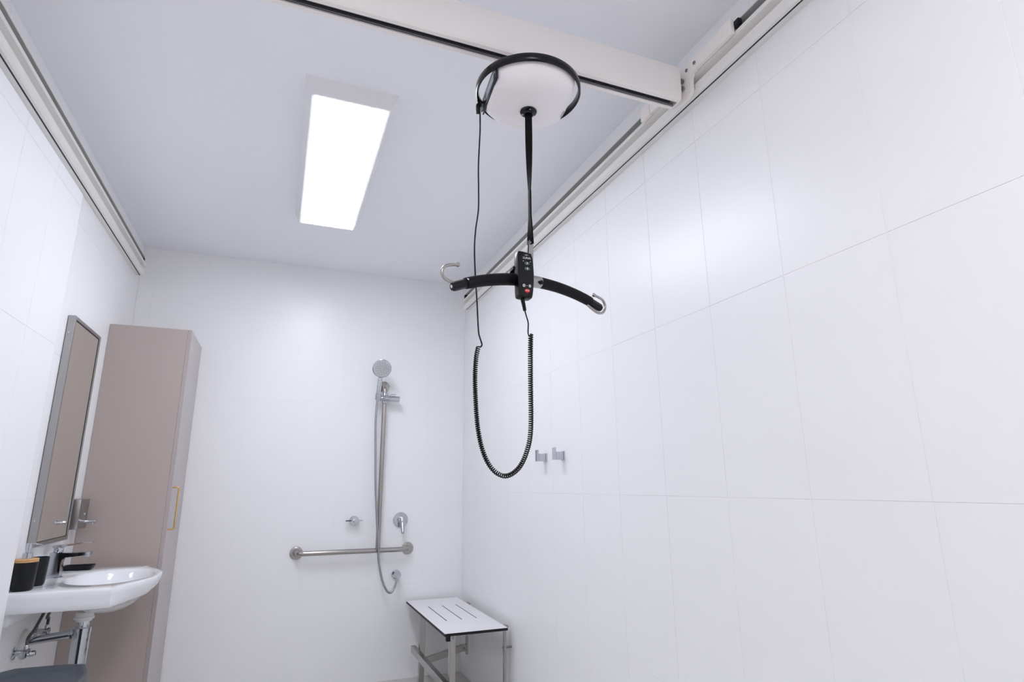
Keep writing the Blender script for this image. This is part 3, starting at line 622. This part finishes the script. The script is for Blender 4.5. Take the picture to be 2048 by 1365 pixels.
for z in (1.860, 1.07):
    bm = BM(); lathe(bm, [(0.0035, 0), (0.0035, 0.0008), (0.0015, 0.0016), (0, 0.0016)], (0.014, my0, z), (0, -1, 0), 10); finish(bm, 'screw', 'chrome', fr)

# ------------------------------------------------------------------ stainless soap dispenser on the wall
sd = thing('soap_dispenser', 'stainless steel box soap dispenser on the wall between mirror and cabinet', 'dispenser', (0, -0.59, 1.075))
bm = BM(); box(bm, (0.0005, -0.662, 1.008), (0.050, -0.515, 1.147), 0.0025, 2); bd = finish(bm, 'dispenser_box', 'satin', sd)
bm = BM(); lathe(bm, [(0.0065, 0), (0.0065, 0.003), (0.005, 0.005), (0.002, 0.005), (0.002, 0.003), (0, 0.003)], (0.050, -0.575, 1.075), (1, 0, 0), 16); finish(bm, 'lock', 'chrome', bd)
bm = BM(); lathe(bm, [(0.0085, 0.0), (0.0085, 0.028), (0.0065, 0.030), (0.0062, 0.052), (0.0075, 0.053), (0.0075, 0.058), (0.0, 0.060)], (0.049, -0.598, 1.042), (1, 0, -0.02), 18); cyl(bm, (0.095, -0.598, 1.041), (0.095, -0.598, 1.030), 0.003, 10)
finish(bm, 'push_spout', 'chrome', sd)

# ------------------------------------------------------------------ wash basin
bs = thing('wash_basin', 'white ceramic wall-hung basin with a round bowl bulging at the front', 'basin', (0.0, -0.905, 0.82))
cx, cy = 0.255, -0.905; zr = 0.820
ya, yb, xf, xt = -1.283, -0.535, 0.350, 0.455
def front_x(y):                               # front outline: straight shoulders, S-curved out to the bowl
    u = abs(y-cy)/(-(ya-cy)); 
    s = max(0.0, min(1.0, (1-u)/0.86)); s = s*s*(3-2*s)
    return xf + (xt-xf)*s**0.75
outl = []
for k in range(41): y = ya+(yb-ya)*k/40; outl.append((front_x(y), y))
for k in range(1, 11): outl.append((front_x(yb)+(0.0015-front_x(yb))*k/10, yb))
for k in range(1, 20): outl.append((0.0015, yb+(ya-yb)*k/20))
for k in range(0, 10): outl.append((0.0015+(front_x(ya)-0.0015)*k/10, ya))
NB = len(outl)
def opening(x, y, sc=1.0):
    a = math.atan2((y-cy)/0.245, (x-0.268)/0.160)
    return (0.268+0.160*sc*math.cos(a), cy+0.245*sc*math.sin(a))
def inset(x, y, d):
    X = max(0.0015, x-d) if x > 0.01 else x
    Y = min(yb-d, max(ya+d, y)); return X, Y
def ext(x, y, f):
    """pull the bulging front back under the bowl"""
    return (min(x, xf)+max(0, x-xf)*f, y)
rings = []
bm = BM()
def ring(fn): rings.append([bm.verts.new(fn(x, y)) for x, y in outl])
ring(lambda x, y: (*opening(x, y, 0.14), 0.679))
ring(lambda x, y: (*opening(x, y, 0.46), 0.689))
ring(lambda x, y: (*opening(x, y, 0.68), 0.710))
ring(lambda x, y: (*opening(x, y, 0.84), 0.737))
ring(lambda x, y: (*inset(*ext(x, y, 0.66), 0.014), 0.7455))
ring(lambda x, y: (*inset(*ext(x, y, 0.72), 0.003), 0.748))
ring(lambda x, y: (*ext(x, y, 0.76), 0.754))
ring(lambda x, y: (*ext(x, y, 0.88), 0.772))
ring(lambda x, y: (*ext(x, y, 0.97), 0.795))
ring(lambda x, y: (*ext(x, y, 1.0), zr-0.007))
ring(lambda x, y: (*inset(x, y, 0.0025), zr-0.0022))
ring(lambda x, y: (*inset(x, y, 0.0085), zr))
def lim(p, x, y):
    ix, iy = inset(x, y, 0.014)
    return (min(p[0], ix) if x > xf-0.01 else p[0], p[1])
ring(lambda x, y: (*lim(opening(x, y, 1.04), x, y), zr))
ring(lambda x, y: (*lim(opening(x, y, 1.0), x-0.006, y), zr-0.004))
ring(lambda x, y: (*opening(x, y, 0.95), zr-0.022))
ring(lambda x, y: (*opening(x, y, 0.86), zr-0.050))
ring(lambda x, y: (*opening(x, y, 0.68), zr-0.080))
ring(lambda x, y: (*opening(x, y, 0.40), zr-0.094))
ring(lambda x, y: (*opening(x, y, 0.12), zr-0.098))
for A, B in zip(rings, rings[1:]):
    for k in range(NB): bm.faces.new((A[k], A[(k+1) % NB], B[(k+1) % NB], B[k]))
bm.faces.new(rings[0][::-1]); bm.faces.new(rings[-1]); finish(bm, 'basin_body', 'ceramic', bs, 42)
bm = BM(); box(bm, (0.0015, ya+0.03, 0.700), (0.030, yb-0.03, 0.748), 0.006, 2); finish(bm, 'wall_ledge', 'ceramic', bs)
bm = BM(); lathe(bm, [(0.021, 0.0), (0.021, 0.003), (0.017, 0.004), (0, 0.005)], (0.268, cy, zr-0.0985), (0, 0, 1), 24); finish(bm, 'waste_ring', 'chrome', bs)

# basin mixer
fx, fy = 0.046, -0.862
ft = thing('basin_tap', 'chrome single-lever mixer tap standing on the basin', 'tap', (fx, fy, zr))
bm = BM(); box(bm, (fx-0.026, fy-0.024, zr+0.0003), (fx+0.026, fy+0.024, zr+0.004), 0.0015, 2); finish(bm, 'base_plate', 'chrome', ft)
bm = BM(); prism(bm, [(fx-0.024, zr+0.004), (fx+0.022, zr+0.004), (fx+0.020, zr+0.060), (fx+0.023, zr+0.076), (fx+0.034, zr+0.084), (fx+0.070, zr+0.087), (fx+0.122, zr+0.092), (fx+0.124, zr+0.104), (fx+0.070, zr+0.102), (fx+0.020, zr+0.104), (fx-0.024, zr+0.107)], 'y', fy-0.022, fy+0.022)
bevel_all(bm, 0.005, 3, 25); finish(bm, 'tap_body', 'chrome', ft, 40)
bm = BM(); cyl(bm, (fx+0.111, fy, zr+0.095), (fx+0.1095, fy, zr+0.084), 0.0105, 18, 0.001); finish(bm, 'aerator', 'chrome', ft)
bm = BM(); cyl(bm, (fx, fy, zr+0.105), (fx, fy, zr+0.126), 0.018, 24, 0.001); finish(bm, 'cartridge', 'chrome', ft)
bm = BM(); prism(bm, [(fx-0.020, zr+0.124), (fx+0.016, zr+0.124), (fx+0.030, zr+0.131), (fx+0.124, zr+0.143), (fx+0.124, zr+0.147), (fx+0.020, zr+0.139), (fx-0.020, zr+0.136)], 'y', fy-0.016, fy+0.016); bevel_all(bm, 0.0015, 2, 25)
finish(bm, 'lever', 'chrome', ft, 40)

# toiletries on the basin
pb = thing('soap_pump', 'matt black soap pump bottle with bamboo lid on the basin', 'soap bottle', (0.0395, -1.205, zr))
bm = BM(); lathe(bm, [(0.0, 0.0005), (0.029, 0.0005), (0.0335, 0.004), (0.0355, 0.012), (0.0390, 0.102), (0.0385, 0.1035), (0.0, 0.1035)], (0.0395, -1.205, zr), (0, 0, 1), 36); finish(bm, 'bottle', 'matte', pb)
bm = BM(); lathe(bm, [(0.0, 0.1036), (0.0385, 0.1036), (0.0385, 0.1075), (0.037, 0.1085), (0.037, 0.1095), (0.0385, 0.1105), (0.0385, 0.114), (0.0370, 0.1155), (0.0, 0.1155)], (0.0395, -1.205, zr), (0, 0, 1), 36); finish(bm, 'bamboo_lid', 'bamboo', pb)
bm = BM(); lathe(bm, [(0.0165, 0.1157), (0.0165, 0.136), (0.015, 0.137), (0.007, 0.137), (0.007, 0.150), (0.0095, 0.151), (0.0095, 0.171), (0.008, 0.1725), (0, 0.1725)], (0.0395, -1.205, zr), (0, 0, 1), 24)
tube(bm, [(0.044, -1.205, zr+0.168), (0.060, -1.204, zr+0.168), (0.076, -1.203, zr+0.1655), (0.082, -1.203, zr+0.162)], 0.0035, 10, True, [0.0042, 0.0038, 0.0032, 0.0028]); finish(bm, 'pump', 'chrome', pb)
bm = BM(); lathe(bm, [(0.0, 0.0005), (0.027, 0.0005), (0.031, 0.004), (0.033, 0.012), (0.0365, 0.106), (0.0355, 0.108), (0.034, 0.106), (0.031, 0.014), (0.0, 0.010)], (0.0405, -1.078, zr), (0, 0, 1), 36)
tag(lone(finish(bm, 'tumbler', 'matte', None), (0.0405, -1.078, zr)), 'matt black open tumbler behind the soap pump bottle', 'cup')
bm = BM()
def rrect(hx_, hy_, r, n=5):
    return arc(hx_-r, hy_-r, r, 0, 90, n)+arc(-hx_+r, hy_-r, r, 90, 180, n)+arc(-hx_+r, -hy_+r, r, 180, 270, n)+arc(hx_-r, -hy_+r, r, 270, 360, n)
lv = [(0.050, 0.030, 0.010, 0.0005), (0.055, 0.034, 0.012, 0.002), (0.062, 0.040, 0.014, 0.020), (0.061, 0.039, 0.013, 0.021), (0.058, 0.036, 0.012, 0.019), (0.052, 0.031, 0.010, 0.007)]
rings = [[bm.verts.new((0.066+x, -0.592+y, zr+z)) for x, y in rrect(a, b, r)] for a, b, r, z in lv]
for A, B in zip(rings, rings[1:]):
    for k in range(len(A)): bm.faces.new((A[k], A[(k+1) % len(A)], B[(k+1) % len(A)], B[k]))
bm.faces.new(rings[0][::-1]); bm.faces.new(rings[-1])
tag(lone(finish(bm, 'soap_dish', 'matte', None), (0.066, -0.592, zr)), 'flat matt black soap dish at the cabinet end of the basin', 'soap dish')

# waste trap and water supply below the basin
ty = -0.905; tx = 0.190
tr = thing('basin_trap', 'chrome bottle trap with waste pipe below the basin', 'trap', (tx, ty, 0.55))
bm = BM(); lathe(bm, [(0.030, 0.682), (0.033, 0.676), (0.033, 0.664), (0.037, 0.662), (0.037, 0.654), (0.030, 0.650), (0.028, 0.644), (0.024, 0.644)], (tx, ty, 0), (0, 0, 1), 28); finish(bm, 'waste_nut', 'white', tr)
bm = BM(); cyl(bm, (tx, ty, 0.600), (tx, ty, 0.648), 0.0235, 28, 0.001); finish(bm, 'tailpiece', 'chrome', tr)
bm = BM(); lathe(bm, [(0.024, 0.622), (0.031, 0.622), (0.034, 0.619), (0.034, 0.602), (0.0325, 0.601), (0.0325, 0.450), (0.030, 0.440), (0.020, 0.437), (0, 0.437)], (tx, ty, 0), (0, 0, 1), 32); finish(bm, 'trap_bottle', 'chrome', tr)
bm = BM(); tube(bm, [(tx-0.03, ty, 0.597), (0.012, ty-0.035, 0.588)], 0.0165, 20); cyl(bm, (tx-0.030, ty, 0.597), (tx-0.052, ty, 0.596), 0.0205, 8, 0.001); finish(bm, 'waste_pipe', 'chrome', tr)
bm = BM(); lathe(bm, [(0.050, 0.0004), (0.050, 0.004), (0.044, 0.010), (0.022, 0.013), (0.017, 0.013)], (0, ty-0.045, 0.588), (1, 0, 0), 36); finish(bm, 'wall_rosette', 'ivory', tr)
for i, (vy, vz, top_) in enumerate(((-1.032, 0.566, (0.048, -0.905, 0.702)), (-0.815, 0.600, (0.060, -0.865, 0.702)))):
    lab = ('chrome stop valve with braided hose, on the soap pump side of the waste pipe', 'chrome stop valve with braided hose, on the cabinet side of the waste pipe')[i]
    t = thing('stop_valve', lab, 'valve', (0, vy, vz), 'stop valves below the basin')
    bm = BM(); lathe(bm, [(0.024, 0.0004), (0.024, 0.004), (0.011, 0.008), (0.011, 0.030), (0.0135, 0.031), (0.0135, 0.050), (0.0, 0.051)], (0, vy, vz), (1, 0, 0), 20); cyl(bm, (0.038, vy, vz), (0.038, vy+0.004, vz+0.026), 0.008, 14, 0.001); vb = finish(bm, 'valve_body', 'chrome', t)
    bm = BM(); cyl(bm, (0.038, vy-0.008, vz-0.004), (0.038, vy-0.030, vz-0.006), 0.015, 10, 0.002); finish(bm, 'valve_knob', 'chrome', t)
    if i == 0:
        bm = BM(); lathe(bm, [(0.011, 0.0), (0.011, 0.020), (0.009, 0.022), (0, 0.022)], (0.050, vy, vz-0.008), (1, 0, 0.1), 8); finish(bm, 'blank_cap', 'chrome', t)
    bm = BM(); tube(bm, smooth([(0.038, vy+0.004, vz+0.026), (0.036, vy+0.012, vz+0.050), (0.040, (vy+top_[1])/2, (vz+top_[2])/2+0.008), (top_[0], top_[1], top_[2])], 8), 0.0058, 10); finish(bm, 'braided_hose', 'braid', t)

# ------------------------------------------------------------------ grey bin below the basin
bn_ = thing('waste_bin', 'dark grey plastic bin with a recessed lid below the basin', 'bin', (0.206, -1.48, 0))
def octo(ix, x0=0.056, x1=0.352, y0=-1.665, y1=-1.297):
    a, b = x0+ix, x1-ix; c, d = y0+ix, y1-ix; k = 0.034; kx = 0.040; ky = 0.12
    return [(a+k, d), (b-0.10, d-0.008), (b-kx, d-0.030), (b-0.004, d-0.150), (b, d-0.20), (b, c+0.05), (b-0.05, c), (a+k, c), (a, c+0.05), (a, d-k)]
bm = BM(); rings = []
for ins, z in ((0.035, 0.0), (0.030, 0.004), (0.010, 0.50), (0.010, 0.530)):
    rings.append([bm.verts.new((x, y, z)) for x, y in octo(ins)])
for A, B in zip(rings, rings[1:]):
    for k in range(len(A)): bm.faces.new((A[k], A[(k+1) % len(A)], B[(k+1) % len(A)], B[k]))
bm.faces.new(rings[0][::-1]); bm.faces.new(rings[-1]); finish(bm, 'bin_body', 'grplastic', bn_)
bm = BM(); rings = []
for ins, z in ((0.004, 0.531), (0.0, 0.533), (0.0, 0.566), (0.003, 0.570), (0.010, 0.570), (0.022, 0.560), (0.026, 0.558), (0.045, 0.556)):
    rings.append([bm.verts.new((x, y, z)) for x, y in octo(ins)])
for A, B in zip(rings, rings[1:]):
    for k in range(len(A)): bm.faces.new((A[k], A[(k+1) % len(A)], B[(k+1) % len(A)], B[k]))
bm.faces.new(rings[0][::-1]); bm.faces.new(rings[-1]); finish(bm, 'lid', 'grplastic', bn_, 25)
